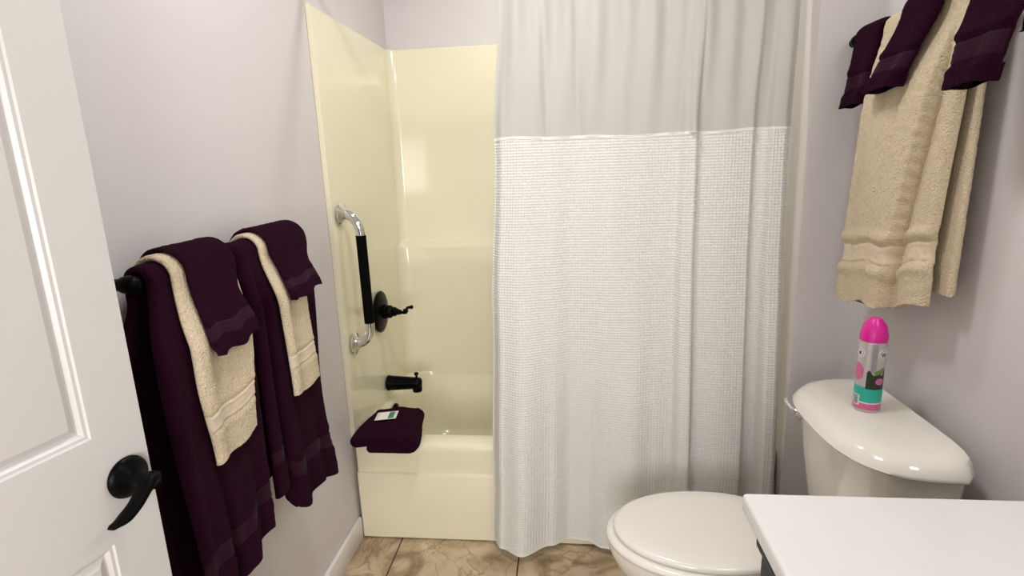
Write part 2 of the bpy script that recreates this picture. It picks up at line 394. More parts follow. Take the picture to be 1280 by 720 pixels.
def dip(f1, f2, d=0.10, bulge=0.06, fs=0.012):
    def T(f):
        if f < 0: return 1.0
        inside = sstep(f1-fs, f1+fs*.3, f)*(1-sstep(f2-fs*.3, f2+fs, f))
        return 1-d*inside+bulge*(gauss(f, f1-fs*2.2, fs*1.6)+gauss(f, f2+fs*2.2, fs*1.6))
    return T

# left towel bar
LBX, LBZ = 0.080, 1.188
tb = thing('towel_bar', 'black towel bar carrying two towel stacks on the left wall', 'towel bar', (0.0, -0.66, LBZ), 'black towel bars')
bm = bmesh.new(); tube(bm, [(LBX, y, LBZ) for y in (-0.956, -0.7, -0.365)], 0.0095, 18); obj('bar', bm, BLACK, tb)
for y, s in ((-0.9555, -1), (-0.375, 1)):
    bm = bmesh.new(); lathe(bm, (0.0005, y, LBZ), (1, 0, 0), [(0, 0.028), (0.005, 0.029), (0.010, 0.024), (0.016, 0.013), (0.024, 0.010), (0.060, 0.010), (0.068, 0.014), (0.080, 0.016), (0.090, 0.014), (0.096, 0.008), (0.098, 0)], 24)
    lathe(bm, (LBX, y, LBZ), (0, s, 0), [(-0.01, 0.0098), (0.000, 0.0105), (0.003, 0.0115), (0.006, 0.010), (0.008, 0.006), (0.0085, 0)], 20)
    obj('post', bm, BLACK, tb)
BT = 0.017
def w1(y, z, f, t):
    s = sstep(0.25, 1.0, f)
    return (0.006*gauss(y, -0.975+0.02*f, 0.012)*sstep(0.02, .3, f) - 0.012*s*gauss(t, 0.36, 0.05) + 0.012*s*gauss(t, 0.24, 0.07)
            + 0.010*s*gauss(t, 0.62, 0.07) - 0.007*s*gauss(t, 0.78, 0.05) + 0.007*s*gauss(t, 0.92, 0.05))
towel('bath_towel', 'dark purple folded bath towel nearest the door on the left wall bar', 'towel', 'purple bath towels', PURPLE, PBAND, (LBX, -0.85, LBZ),
      side=1, bx=LBX, bz=LBZ, R=0.011, th=BT, f_hem=lambda t: 0.555+0.035*t+0.012*sin(t*9), b_hem=lambda t: 0.50,
      yn=lambda f: (-0.943-0.048*sstep(0, .2, f)+0.028*sstep(.25, 1, f)) if f >= 0 else -0.943-0.035*sstep(.05, .16, -f), yf=lambda f: -0.722-0.020*max(0, f), flare=0.030, wave=w1, thick=dip(0.815, 0.885, 0.14, 0.10), band=[(0.820, 0.880)], seed=1, back_shift=0.0)
def w2(y, z, f, t):
    s = sstep(0.25, 1.0, f)
    return (-0.016*gauss(t, 0.17+0.06*f, 0.045)*sstep(0.0, 0.25, f)+0.006*gauss(t, 0.08, 0.05) + 0.010*s*gauss(t, 0.36, 0.08)
            - 0.008*s*gauss(t, 0.52, 0.05) + 0.008*s*gauss(t, 0.66, 0.07) - 0.007*s*gauss(t, 0.80, 0.05)+0.007*s*gauss(t, 0.93, 0.05))
towel('bath_towel', 'dark purple folded bath towel nearer the shower on the left wall bar', 'towel', 'purple bath towels', PURPLE, PBAND, (LBX, -0.56, LBZ),
      side=1, bx=LBX, bz=LBZ, R=0.011, th=BT, f_hem=lambda t: 0.628-0.072*sstep(0.15, 0.30, t)-0.025*t+0.01*sin(t*12), b_hem=lambda t: 0.64,
      yn=lambda f: -0.706+0.004*max(0, f), yf=lambda f: -0.412-0.026*gauss(f, .6, .25)+0.016*sstep(0.75, 1, f), flare=0.024, wave=w2, thick=dip(0.795, 0.865, 0.14, 0.10), band=[(0.800, 0.860)], seed=2)
HT = 0.010
R2 = 0.011+BT+0.002
def wh(y, z, f, t): return 0.002*sin(t*7+f*3)*sstep(0.1, 0.5, f) + 0.006*gauss(t, 0.12, 0.12)*sstep(0.05, .4, f)
towel('hand_towel', 'beige hand towel folded over the purple bath towel nearest the door', 'towel', 'beige hand towels', BEIGE, BBAND, (LBX, -0.86, LBZ),
      side=1, bx=LBX, bz=LBZ, R=R2, th=HT, f_hem=lambda t: 0.838+0.014*t+0.003*sin(t*8), b_hem=lambda t: 0.88,
      yn=lambda f: -0.905-0.026*sstep(0, .3, f)+0.018*sstep(.5, 1, f), yf=lambda f: -0.728-0.027*sstep(0, .4, f)-0.024*sstep(.4, 1, f), flare=0.034, wave=lambda y, z, f, t: wh(y, z, f, t),
      thick=dip(0.712, 0.812, 0.22, 0.14), band=[(0.717, 0.807)], seed=3)
towel('hand_towel', 'beige hand towel folded over the purple bath towel nearer the shower', 'towel', 'beige hand towels', BEIGE, BBAND, (LBX, -0.57, LBZ),
      side=1, bx=LBX, bz=LBZ, R=R2, th=HT, f_hem=lambda t: 0.836+0.001*t+0.003*sin(t*8+1), b_hem=lambda t: 0.88,
      yn=lambda f: -0.625+0.020*sstep(0, 1, f), yf=lambda f: lerp(-0.460, -0.498, sstep(0, .4, f))+0.024*sstep(.4, 1, f), flare=0.029, wave=lambda y, z, f, t: wh(y, z, f, t),
      thick=dip(0.712, 0.812, 0.22, 0.14), band=[(0.717, 0.807)], seed=4)
WT = 0.008
R3 = R2+HT+0.002
def ww(y, z, f, t): return 0.0035*sin(t*11+2)*sstep(0.2, 0.8, f) + 0.007*sstep(0.3, 0.9, f)+0.004*gauss(t, 0.85, 0.1)
towel('washcloth', 'dark purple washcloth on the beige hand towel nearest the door', 'washcloth', 'purple washcloths on the left bar', PURPLE, PBAND, (LBX, -0.84, LBZ),
      side=1, bx=LBX, bz=LBZ, R=R3, th=WT, f_hem=lambda t: 1.040+0.012*t+0.004*sin(t*9), b_hem=lambda t: 1.09,
      yn=lambda f: -0.882-0.018*sstep(0, .8, f)+0.016*sstep(.85, 1, f), yf=lambda f: -0.738-0.024*sstep(0, .5, f), flare=0.038, wave=lambda y, z, f, t: ww(y, z, f, t), thick=dip(0.62, 0.80, 0.22, 0.12, 0.03), band=[(0.63, 0.79)], seed=5)
towel('washcloth', 'dark purple washcloth on the beige hand towel nearer the shower', 'washcloth', 'purple washcloths on the left bar', PURPLE, PBAND, (LBX, -0.55, LBZ),
      side=1, bx=LBX, bz=LBZ, R=R3, th=WT, f_hem=lambda t: 1.066+0.012*t+0.004*sin(t*9+1), b_hem=lambda t: 1.09,
      yn=lambda f: -0.606+0.012*sstep(0, .4, f), yf=lambda f: -0.425-0.024*sstep(0, .5, f), flare=0.034, wave=lambda y, z, f, t: ww(y, z, f, t), thick=dip(0.60, 0.78, 0.22, 0.12, 0.03), band=[(0.61, 0.77)], seed=6)

# right towel bar above the toilet
RBX, RBZ = 1.570, 1.646
tb = thing('towel_bar', 'black towel bar mounted high above the toilet', 'towel bar', (XR, -0.42, RBZ), 'black towel bars')
bm = bmesh.new(); tube(bm, [(RBX, y, RBZ) for y in (-0.09, -0.4, -0.83)], 0.0095, 18); obj('bar', bm, BLACK, tb)
for y, s in ((-0.095, 1), (-0.82, -1)):
    bm = bmesh.new(); lathe(bm, (XR-0.0005, y, RBZ), (-1, 0, 0), [(0, 0.028), (0.005, 0.029), (0.010, 0.024), (0.016, 0.013), (0.024, 0.010), (0.052, 0.010), (0.060, 0.014), (0.070, 0.016), (0.080, 0.014), (0.086, 0.008), (0.088, 0)], 24)
    lathe(bm, (RBX, y, RBZ), (0, s, 0), [(0, 0.014), (0.012, 0.014), (0.018, 0.009), (0.022, 0.010), (0.030, 0.012), (0.036, 0.009), (0.039, 0)], 20)
    obj('post', bm, BLACK, tb)
def wbig(y, z, f, t):
    # four soft rolls of cloth with creases between them, the nearest one set back
    s = sstep(0.02, 0.32, f); k = min(1.0, f*1.1)
    cs = [0.0, lerp(0.08, 0.15, k), lerp(0.58, 0.44, k), lerp(0.93, 0.68, k), 1.0]
    base = (0.004, 0.006, 0.009, -0.020); hh = (0.008, 0.012, 0.014, 0.012)
    v = 0.0
    for i in range(4):
        if cs[i] <= t <= cs[i+1] or (i == 3 and t >= cs[3]):
            m, w_ = (cs[i]+cs[i+1])/2, (cs[i+1]-cs[i])/2
            v = hh[i]*sqrt(max(0, 1-((t-m)/w_)**2))
            e_ = 0.018
            bl = base[i]
            if i < 3: bl = lerp(bl, base[i+1], sstep(cs[i+1]-e_*(0.5 if i == 2 else 1), cs[i+1], t))
            v += bl
            break
    return v*s
towel('bath_towel', 'beige bath towel hanging over the bar above the toilet', 'towel', None, BEIGE, BBAND, (RBX, -0.4, RBZ),
      side=-1, bx=RBX, bz=RBZ, R=0.0105, th=0.016, flare=0.010,
      f_hem=lambda t: 1.012-0.055*(1-sstep(0.30, 0.40, t)) - 0.030*(1-t)+0.006*sin(t*14) if False else lerp(1.030, 0.962, t)-0.010*gauss(t, 0.35, 0.12)+0.003*sin(t*14), b_hem=lambda t: 1.06,
      yn=lambda f: -0.565+0.028*sstep(0.1, .8, f)+0.007*gauss(f, .81, .04), yf=lambda f: -0.264+0.026*min(1, max(0, f)/.26)+0.046*max(0, f-.26)/.74-0.008*gauss(f, .81, .04),
      wave=lambda y, z, f, t: wbig(y, z, f, 1-t), thick=dip(0.770, 0.845, 0.30, 0.42), band=[(0.774, 0.842)], seed=7, jit=0.0010, nt=90, ds=0.0045)
R2r = 0.0105+0.016+0.004
def wr(y, z, f, t): return 0.010*sin(pi*t)*sstep(.8, 1, f)+ 0.005*sin(t*9+1)*sstep(0.2, 0.8, f)+0.006*sstep(0.2, 0.9, f)*sin(pi*t)
cols = [('dark purple washcloth at the far end of the high bar beside the curtain', -0.248, -0.125, -0.219, -0.103, 1.475, 0.0105, 0.020),
        ('dark purple washcloth folded over the middle of the beige bath towel', -0.512, -0.375, -0.443, -0.303, 1.492, R2r, 0.026),
        ('dark purple washcloth nearest the vanity on the high bar', -0.757, -0.603, -0.723, -0.608, 1.468, R2r, 0.030)]
for i, (lb, a0, b0, a1, b1, zh, Rr, tt) in enumerate(cols):
    towel('washcloth', lb, 'washcloth', 'purple washcloths on the right bar', PURPLE, PBAND, (RBX, (a0+b0)/2, RBZ),
          side=-1, bx=RBX, bz=RBZ, R=Rr, th=tt, f_hem=lambda t, zh=zh: zh+0.004*sin(t*6), b_hem=lambda t: 1.565,
          yn=lambda f, a0=a0, a1=a1: lerp(a0, a1, max(0, f)) + (min(0, f)*0.06 if a0 < -0.7 else 0), yf=lambda f, b0=b0, b1=b1: lerp(b0, b1, max(0, f)),
          wave=lambda y, z, f, t: wr(y, z, f, t), thick=dip(0.55, 0.78, 0.20, 0.12, 0.03), band=[(0.56, 0.77)], seed=10+i, cavity=0.16, rnd=0.30 if i else 0.2, flare=0.024 if i else 0.006)

# ------------------------------------------------------------------ shower rod and curtain
ROD_Y, ROD_Z = 0.03, 1.955
rd = thing('shower_rod', 'shower rod holding the white curtain along its top', 'curtain rod', (0.75, ROD_Y, ROD_Z))
bm = bmesh.new(); tube(bm, [(x, ROD_Y, ROD_Z) for x in (0.004, 0.5, 1.0, 1.499)], 0.0125, 20); obj('rod', bm, BLACK, rd)
for x, s in ((0.0005, 1), (1.5025, -1)):
    bm = bmesh.new(); lathe(bm, (x, ROD_Y, ROD_Z), (s, 0, 0), [(0, 0.036), (0.006, 0.036), (0.012, 0.028), (0.022, 0.018), (0.030, 0.0135), (0.031, 0)], 28); obj('flange', bm, BLACK, rd)
cu = thing('shower_curtain', 'white shower curtain with sheer top and waffle weave below', 'shower curtain', (1.0, ROD_Y, ROD_Z))
MIDF = [(0, -.035), (.03, -.075), (.10, -.088), (.20, -.072), (.28, -.050), (.36, -.058), (.42, -.066), (.50, -.060), (.58, -.052), (.635, -.048), (.655, -.088), (.688, -.092), (.70, -.050), (.80, -.060), (.875, -.056), (.895, -.022), (.925, -.022), (.94, -.068), (.975, -.070), (1, -.045)]
BOTF = [(0, -.020), (.04, -.085), (.115, -.125), (.22, -.060), (.29, -.014), (.35, -.020), (.41, -.058), (.50, -.090), (.58, -.060), (.64, -.045), (.665, -.088), (.695, -.092), (.71, -.048), (.80, -.062), (.87, -.058), (.90, -.018), (.93, -.016), (.95, -.070), (.98, -.072), (1, -.04)]
SEAMZ = 1.427
def cpos(u, z):
    a = sstep(0.05, 1.0, (SEAMZ-z)/SEAMZ) if z < SEAMZ else 0
    xl = interp([(0.04, 0.508), (0.287, 0.520), (0.864, 0.541), (1.424, 0.567), (1.834, 0.588), (1.96, 0.595)], z)
    xr = interp([(0.04, 1.470), (0.277, 1.462), (0.861, 1.449), (1.108, 1.445), (1.430, 1.442), (1.784, 1.455), (1.96, 1.458)], z)
    x = lerp(xl, xr, u)
    m, b = interp(MIDF, u), interp(BOTF, u)
    if z < SEAMZ:
        y = lerp(m, b, sstep(0.15, 0.95, 1-z/SEAMZ)); lean = lerp(0.0, 0.036, sstep(0.5, 1.43, z)); k = lerp(1.0, 0.62, sstep(0.45, 1.43, z))
        y = lerp(-0.058, y, k)+lean
    else:
        q = (z-SEAMZ)/(ROD_Z-SEAMZ)
        y = lerp(lerp(-0.058, m, 0.62)+0.036, ROD_Y-0.004, q)
        am = 0.010*q+0.002
        y += am*sin(2*pi*u*11+0.6*sin(u*9)) + 0.006*sin(pi*q)*sin(u*31+q*3)
        y += -0.014*gauss(u, .665+0.012*(1-q), .012)*(1-.3*q) + 0.006*gauss(u, .30-.05*q, .012)+0.006*gauss(u, .19-.06*q, .010)
    return Vector((x, y, z))
def cgrid(z0, z1, nu, nz, th, push=0.0, hemf=None):
    bm = bmesh.new(); uvl = bm.loops.layers.uv.new('UVMap')
    G = []
    for j in range(nz+1):
        row = []; s = 0; pv = None
        for i in range(nu+1):
            u = i/nu; z = lerp(z0(u) if callable(z0) else z0, z1(u) if callable(z1) else z1, j/nz); p = cpos(u, z)
            if pv is not None: s += (p-pv).length
            pv = p.copy(); row.append((p, s))
        G.append(row)
    F = []
    for j in range(nz+1):
        r = []
        for i in range(nu+1):
            p = G[j][i][0]; du = G[j][min(i+1, nu)][0]-G[j][max(i-1, 0)][0]; dz = G[min(j+1, nz)][i][0]-G[max(j-1, 0)][i][0]
            n = du.cross(dz).normalized(); n = n if n.y < 0 else -n
            r.append(n)
        F.append(r)
    fr = [[bm.verts.new(G[j][i][0]+F[j][i]*(th/2+push)) for i in range(nu+1)] for j in range(nz+1)]
    bk = [[bm.verts.new(G[j][i][0]-F[j][i]*(th/2+push)) for i in range(nu+1)] for j in range(nz+1)]
    def quad(a, b, c, d, ij):
        f = bm.faces.new((a, b, c, d))
        for l, (jj, ii) in zip(f.loops, ij): l[uvl].uv = (G[nz//2][ii][1], G[jj][ii][0].z)
    for j in range(nz):
        for i in range(nu):
            q = ((j, i), (j, i+1), (j+1, i+1), (j+1, i))
            quad(*[fr[a][b] for a, b in q], q); quad(*[bk[a][b] for a, b in q[::-1]], q[::-1])
    for j in range(nz):
        for i in (0, nu): q = ((j, i), (j+1, i)); f = bm.faces.new((fr[j][i], fr[j+1][i], bk[j+1][i], bk[j][i]))
    for i in range(nu):
        for j in (0, nz): f = bm.faces.new((fr[j][i], fr[j][i+1], bk[j][i+1], bk[j][i]))
    return bm
def seamz(u): return 1.426+0.003*u+0.003*sin(u*7+1.0)+0.002*sin(u*23)
def hemz(u): return 0.034+0.003*sin(u*12)
obj('sheer_panel', cgrid(lambda u: seamz(u)+0.002, 1.936, 240, 60, 0.0006), SHEER, cu, smooth=80)
obj('waffle_panel', cgrid(lambda u: hemz(u)+0.004, lambda u: seamz(u)-0.002, 300, 120, 0.0016), WAFFLE, cu, smooth=80)
obj('seam_band', cgrid(lambda u: seamz(u)-0.005, lambda u: seamz(u)+0.004, 300, 4, 0.0016, 0.0012), SEAM, cu, smooth=80)
obj('hem', cgrid(lambda u: hemz(u)-0.001, lambda u: hemz(u)+0.006, 300, 3, 0.0022, 0.0008), SEAM, cu, smooth=80)

for k in range(12):
    c_ = cpos((k+0.5)/12, 1.936); bm = bmesh.new()
    tube(bm, [(c_.x, ROD_Y+0.0155*sin(a_*pi/12), ROD_Z-0.0005+0.0155*cos(a_*pi/12)+(-0.006 if 8 < a_ < 16 else 0)) for a_ in range(25)], 0.0016, 8); obj('ring', bm, CHROME, cu)
# ------------------------------------------------------------------ folded bath mat on the tub rim
mt = thing('bath_mat', 'dark purple folded bath mat lying on the left end of the tub rim', 'bath mat', (0.15, 0.05, 0.389))
def mat_section(y, k):
    """closed U-shaped section in xz, fold on the right; k scales thickness at the ends"""
    droop = -0.010*sstep(-0.02, -0.075, y) if y < 0 else 0
    zb = 0.3895+droop*0.0; T1, T2 = 0.031, 0.033
    xl1 = 0.030+0.02*sstep(0.0, 0.16, y); xl2 = 0.088; xr = lerp(0.272, 0.235, sstep(-0.07, 0.17, y))
    lump = 0.004*sin(y*40)+0.003*sin(y*71+1)
    mid = zb+T2
    P = []
    n = 16
    for i in range(n+1):                                   # top from left to right
        t = i/n; x = lerp(xl1+0.006, xr-0.034, t)
        P.append((x, mid+T1+lump*sin(pi*t)+0.003*sin(t*8+y*20)-0.010*(1-t)**3 + 0.006*gauss(t*.3-y*1.0, 0.13, .02)*sin(pi*t) + 0.005*gauss(t*.3-y*1.2, 0.21, .015)*sin(pi*t) - 0.004*gauss(t*.3-y*1.1, 0.17, .012)*sin(pi*t)))
    for i in range(1, 12):                                 # the fold
        a = pi/2-pi*i/12; P.append((xr-0.034+0.034*cos(a), zb+(T1+T2)/2+(T1+T2)/2*sin(a)))
    for i in range(n+1):                                   # underside right to left
        t = i/n; P.append((lerp(xr-0.034, xl2+0.008, t), zb))
    for i in range(1, 6):
        a = -pi/2-pi*i/6; P.append((xl2+0.008+0.012*cos(a), zb+T2/2+T2/2*sin(a)*0.96))
    for i in range(7): P.append((lerp(xl2+0.01, xr-0.05, i/6), mid-0.0015))
    for i in range(7): P.append((lerp(xr-0.05, xl1+0.01, i/6), mid+0.0015-0.012*sstep(0.6, 1, i/6)))
    for i in range(1, 5):
        a = -pi/2-pi*i/5; P.append((xl1+0.006+0.010*cos(a), mid-0.010+(T1+0.002)/2+(T1)/2*sin(a)*0.9))
    cz = zb+0.5*(T1+T2)
    return [(0.155+(x-0.155)*(0.9+0.1*k), y, zb+(z-zb)*(0.75+0.25*k)+(1-k)*0.006) for x, z in P]
ys = [-0.082, -0.080, -0.075, -0.068]+[lerp(-0.06, 0.15, i/24) for i in range(25)]+[0.158, 0.164, 0.167]
ks = [0.0, 0.45, 0.75, 0.92]+[1]*25+[0.9, 0.6, 0.1]
bm = bmesh.new(); loft(bm, [mat_section(y, k) for y, k in zip(ys, ks)])
for vv in bm.verts: vv.co += Vector((noise.noise(vv.co*120), noise.noise(vv.co*120+Vector((9, 0, 0))), max(0, noise.noise(vv.co*120+Vector((0, 9, 0))))))*0.0012
obj('folded_cloth', bm, PURPLE, mt, smooth=75)
PAPER = mat('label_paper', (0.72, 0.66, 0.58), 0.6, var=0.03, vscale=60)
PWHITE = mat('label_white', (0.82, 0.80, 0.76), 0.6, var=0.02)
PGREEN = mat('label_green', (0.05, 0.22, 0.11), 0.6, var=0.5, vscale=90)
def card_pt(s, t, h):    # s across x, t along y
    a = 0.30; x = 0.118+(s-0.5)*0.080*cos(a)-(t-0.5)*0.058*sin(a)*0.4; y = 0.066+(t-0.5)*0.062+(s-0.5)*0.080*sin(a)*0.5
    return (x, y, 0.4600+0.004*s+h)
bm = bmesh.new()
def slab(bm, s0, s1, t0, t1, h0, h1, mi):
    lo = [card_pt(s, t, h0) for s, t in ((s0, t0), (s1, t0), (s1, t1), (s0, t1))]; hi = [card_pt(s, t, h1) for s, t in ((s0, t0), (s1, t0), (s1, t1), (s0, t1))]
    n0 = len(bm.faces); loft(bm, [lo, hi]); bm.faces.ensure_lookup_table()
    for f in bm.faces[n0:]: f.material_index = mi
slab(bm, 0, 1, 0, 1, 0, 0.0012, 0); slab(bm, 0.15, 0.60, 0.05, 0.95, 0.0012, 0.0016, 1); slab(bm, 0.60, 0.86, 0.08, 0.92, 0.0012, 0.0016, 2)
lab = obj('paper_label', bm, [PAPER, PWHITE, PGREEN], mt, smooth=0); tag(lab, 'small paper label with a white and a green field')

# ------------------------------------------------------------------ toilet
TY = -0.474; TKY = -0.483
to = thing('toilet', 'cream toilet with a closed seat lid and a bulging tank', 'toilet', (1.25, TY, 0))
def egg(xf, xb, hw, z, xc=1.14, n=56, pb=2.4):
    P = []
    for k in range(n):
        a = 2*pi*k/n; c, s = cos(a), sin(a)
        if c >= 0: P.append((xc-(xc-xf)*c, TY+hw*s, z))
        else: P.append((xc+(xb-xc)*abs(c)**(2/pb), TY+hw*math.copysign(abs(s)**(2/pb), s), z))
    return P
bm = bmesh.new()
loft(bm, [egg(1.03, 1.50, 0.115, 0.0, 1.20), egg(1.03, 1.50, 0.115, 0.012, 1.20), egg(1.045, 1.49, 0.105, 0.04, 1.20), egg(1.04, 1.47, 0.098, 0.12, 1.20), egg(1.00, 1.46, 0.112, 0.20, 1.18),
          egg(0.945, 1.45, 0.140, 0.27, 1.16), egg(0.905, 1.44, 0.162, 0.33, 1.15), egg(0.890, 1.43, 0.170, 0.365, 1.14), egg(0.888, 1.43, 0.171, 0.383, 1.14), egg(0.894, 1.425, 0.166, 0.390, 1.14), egg(0.93, 1.40, 0.13, 0.391, 1.14)])
loft(bm, [rrect(1.36, 1.60, TY-0.10, TY+0.10, 0.04, 0.22), rrect(1.35, 1.61, TY-0.115, TY+0.115, 0.045, 0.30), rrect(1.34, 1.615, TY-0.13, TY+0.13, 0.05, 0.38), rrect(1.345, 1.61, TY-0.125, TY+0.125, 0.05, 0.392)])
obj('bowl', bm, PORC, to, smooth=60)
bm = bmesh.new()
loft(bm, [egg(0.892, 1.36, 0.166, 0.3925, 1.14), egg(0.884, 1.365, 0.174, 0.396, 1.14), egg(0.882, 1.366, 0.176, 0.403, 1.14), egg(0.885, 1.364, 0.173, 0.409, 1.14), egg(0.895, 1.355, 0.163, 0.4125, 1.14)])
obj('seat_ring', bm, SEATP, to, smooth=60)
bm = bmesh.new()
loft(bm, [egg(0.908, 1.352, 0.153, 0.4150, 1.14), egg(0.902, 1.357, 0.159, 0.418, 1.14), egg(0.901, 1.358, 0.160, 0.424, 1.14), egg(0.904, 1.355, 0.157, 0.4295, 1.14), egg(0.912, 1.348, 0.149, 0.4325, 1.14), egg(0.95, 1.31, 0.115, 0.4345, 1.14), egg(1.04, 1.22, 0.05, 0.4355, 1.14)])
obj('seat_lid', bm, SEATP, to, smooth=60)
for dy in (-0.075, 0.075):
    bm = bmesh.new(); box(bm, 1.352, 1.392, TY+dy-0.02, TY+dy+0.02, 0.392, 0.425, 0.008, 3); obj('hinge', bm, SEATP, to)
def tring(xf, hl, z, xb=1.592, p=2.9, n=48, rc=0.03):
    P = [(xb, TKY-hl+rc, z)]
    for k in range(n+1):
        a = -pi/2+pi*k/n; s, c = sin(a), cos(a)
        yy = math.copysign(abs(s)**(2/p), s); xx = abs(c)**(2/p) if abs(c) > 1e-6 else 0
        P.append((xb-rc-(xb-rc-xf)*xx, TKY+hl*yy, z))
    P.append((xb, TKY+hl-rc, z)); return P
bm = bmesh.new()
loft(bm, [tring(1.445, 0.165, 0.392, p=3.6), tring(1.435, 0.172, 0.40, p=3.6), tring(1.418, 0.188, 0.47, p=3.6), tring(1.402, 0.216, 0.60, p=3.5), tring(1.390, 0.229, 0.722, p=3.4)])
obj('tank', bm, PORC, to, smooth=60)
bm = bmesh.new()
loft(bm, [tring(1.376, 0.234, 0.7185), tring(1.366, 0.242, 0.7195), tring(1.363, 0.2445, 0.724), tring(1.366, 0.2425, 0.729), tring(1.370, 0.239, 0.735), tring(1.377, 0.232, 0.744), tring(1.390, 0.220, 0.752), tring(1.41, 0.203, 0.7575), tring(1.445, 0.17, 0.7605), tring(1.50, 0.10, 0.7615)])
obj('tank_lid', bm, PORC, to, smooth=60)
bm = bmesh.new(); fx, fy, fz = 1.450, -0.285, 0.655
lathe(bm, (fx, fy, fz), (-1, 0.35, 0), [(-0.02, 0.008), (0.018, 0.010), (0.020, 0.018), (0.026, 0.020), (0.034, 0.014), (0.036, 0.0)], 20)
q = Vector((-1, 0.35, 0)).normalized()*0.026+Vector((fx, fy, fz))
tube(bm, spline([q, q+Vector((-.010, .012, .004)), q+Vector((-.016, .034, .012)), q+Vector((-.017, .052, .018))], 5), [0.0075]*11+[0.0085]*4+[0.006], 12, squash=None)
fl = obj('flush_lever', bm, CHROME, to); tag(fl, 'chrome flush lever')

# ------------------------------------------------------------------ air freshener can
CANX, CANY = 1.494, -0.470
can = thing('air_freshener', 'pink capped air freshener can standing on the toilet tank', 'air freshener', (CANX, CANY, 0.7625))
cx, cy, cz = CANX, CANY, 0.7617
CANB = mat('can_lacquer', (0.56, 0.52, 0.50), 0.25, var=0.06, vscale=40, metal=0.25)
PINK = mat('hot_pink_plastic', (0.72, 0.012, 0.30), 0.28, var=0.04)
LPINK = mat('print_pink', (0.66, 0.13, 0.30), 0.35, var=0.25, vscale=120)
TEAL = mat('print_teal', (0.02, 0.42, 0.33), 0.35, var=0.12, vscale=60)
LEAF = mat('print_dark_leaves', (0.018, 0.030, 0.012), 0.4, var=0.7, vscale=70)
LEAF2 = mat('print_green_leaf', (0.16, 0.22, 0.03), 0.4, var=0.4, vscale=80)
WHT = mat('print_white', (0.70, 0.69, 0.68), 0.4, var=0.05)
INK = mat('print_ink', (0.02, 0.02, 0.03), 0.5, var=0.2)
GREYP = mat('print_grey', (0.30, 0.29, 0.31), 0.4, var=0.15, vscale=60)
CR = 0.0285
bm = bmesh.new(); lathe(bm, (cx, cy, cz), (0, 0, 1), [(0, 0.024), (0.0, 0.0270), (0.003, 0.0288), (0.006, CR), (0.165, CR), (0.170, 0.0285), (0.178, 0.0262), (0.180, 0.02)], 48); obj('can_body', bm, CANB, can)
bm = bmesh.new(); lathe(bm, (cx, cy, cz), (0, 0, 1), [(0.1705, 0.0285), (0.171, 0.0292), (0.184, 0.0290), (0.190, 0.0275), (0.200, 0.0255), (0.211, 0.0215), (0.219, 0.0150), (0.2235, 0.0120), (0.2240, 0.0)], 40); obj('cap', bm, PINK, can)
FA = atan2(-1.7775-cy, 0.7917-cx)     # direction the can faces
def patch(bm, a0, a1, z0, z1, lift, mi=0, n=14, rim=None):
    """curved sticker on the can; rim(u) optional edge shape"""
    lo = []; 
    rows = []
    for j in range(7):
        row = []
        for i in range(n+1):
            u = i/n; a = FA+lerp(a0, a1, u); zz0, zz1 = (z0, z1) if rim is None else rim(u, z0, z1)
            row.append((cx+(CR+lift)*cos(a), cy+(CR+lift)*sin(a), cz+lerp(zz0, zz1, j/6)))
        rows.append(row)
    n0 = len(bm.faces)
    fr = [[bm.verts.new(p) for p in r] for r in rows]
    bk = [[bm.verts.new((cx+(p[0]-cx)*CR*0.99/(CR+lift), cy+(p[1]-cy)*CR*0.99/(CR+lift), p[2])) for p in r] for r in rows]
    for j in range(6):
        for i in range(n): bm.faces.new((fr[j][i], fr[j][i+1], fr[j+1][i+1], fr[j+1][i])); bm.faces.new((bk[j+1][i], bk[j+1][i+1], bk[j][i+1], bk[j][i]))
        for i in (0, n): bm.faces.new((fr[j][i], fr[j+1][i], bk[j+1][i], bk[j][i]))
    for i in range(n):
        for j in (0, 6): bm.faces.new((fr[j][i], fr[j][i+1], bk[j][i+1], bk[j][i]))
    bm.faces.ensure_lookup_table()
    for f in bm.faces[n0:]: f.material_index = mi
def disc(u, z0, z1):
    c = (z0+z1)/2; r = (z1-z0)/2*sqrt(max(0.0004, 1-(2*u-1)**2)); return c-r, c+r
b1 = bmesh.new()
patch(b1, -pi, pi*0.999, 0.006, 0.022, 0.0003, 0, 48)                       # pink foot
patch(b1, -1.9, 1.9, 0.024, 0.062, 0.0003, 1, 40)                           # teal field
patch(b1, -1.9, 1.9, 0.0215, 0.0245, 0.0005, 4, 40)                         # pale line
patch(b1, -1.45, -0.45, 0.078, 0.118, 0.0003, 0, 14, lambda u, a, b: (a+.006*sin(u*9), b-.012*(2*u-1)**2))   # pink blossom
patch(b1, -0.20, 1.25, 0.058, 0.098, 0.0005, 2, 18, lambda u, a, b: (a, b+.006*sin(u*14)))                   # dark leaves
patch(b1, 0.05, 0.40, 0.100, 0.168, 0.0004, 5, 10)                          # grey stripe
patch(b1, 0.35, 1.10, 0.092, 0.112, 0.0006, 3, 14, lambda u, a, b: (a+.008*u, b-.010*(1-u)))                 # light leaf
patch(b1, 0.45, 1.15, 0.070, 0.086, 0.0008, 0, 14, disc)                    # pink flower
patch(b1, 0.45, 1.30, 0.128, 0.156, 0.0005, 4, 20, disc)                    # white roundel
patch(b1, 0.53, 1.22, 0.131, 0.153, 0.0007, 5, 20, disc)
patch(b1, 0.57, 1.18, 0.1325, 0.1515, 0.0009, 4, 20, disc)
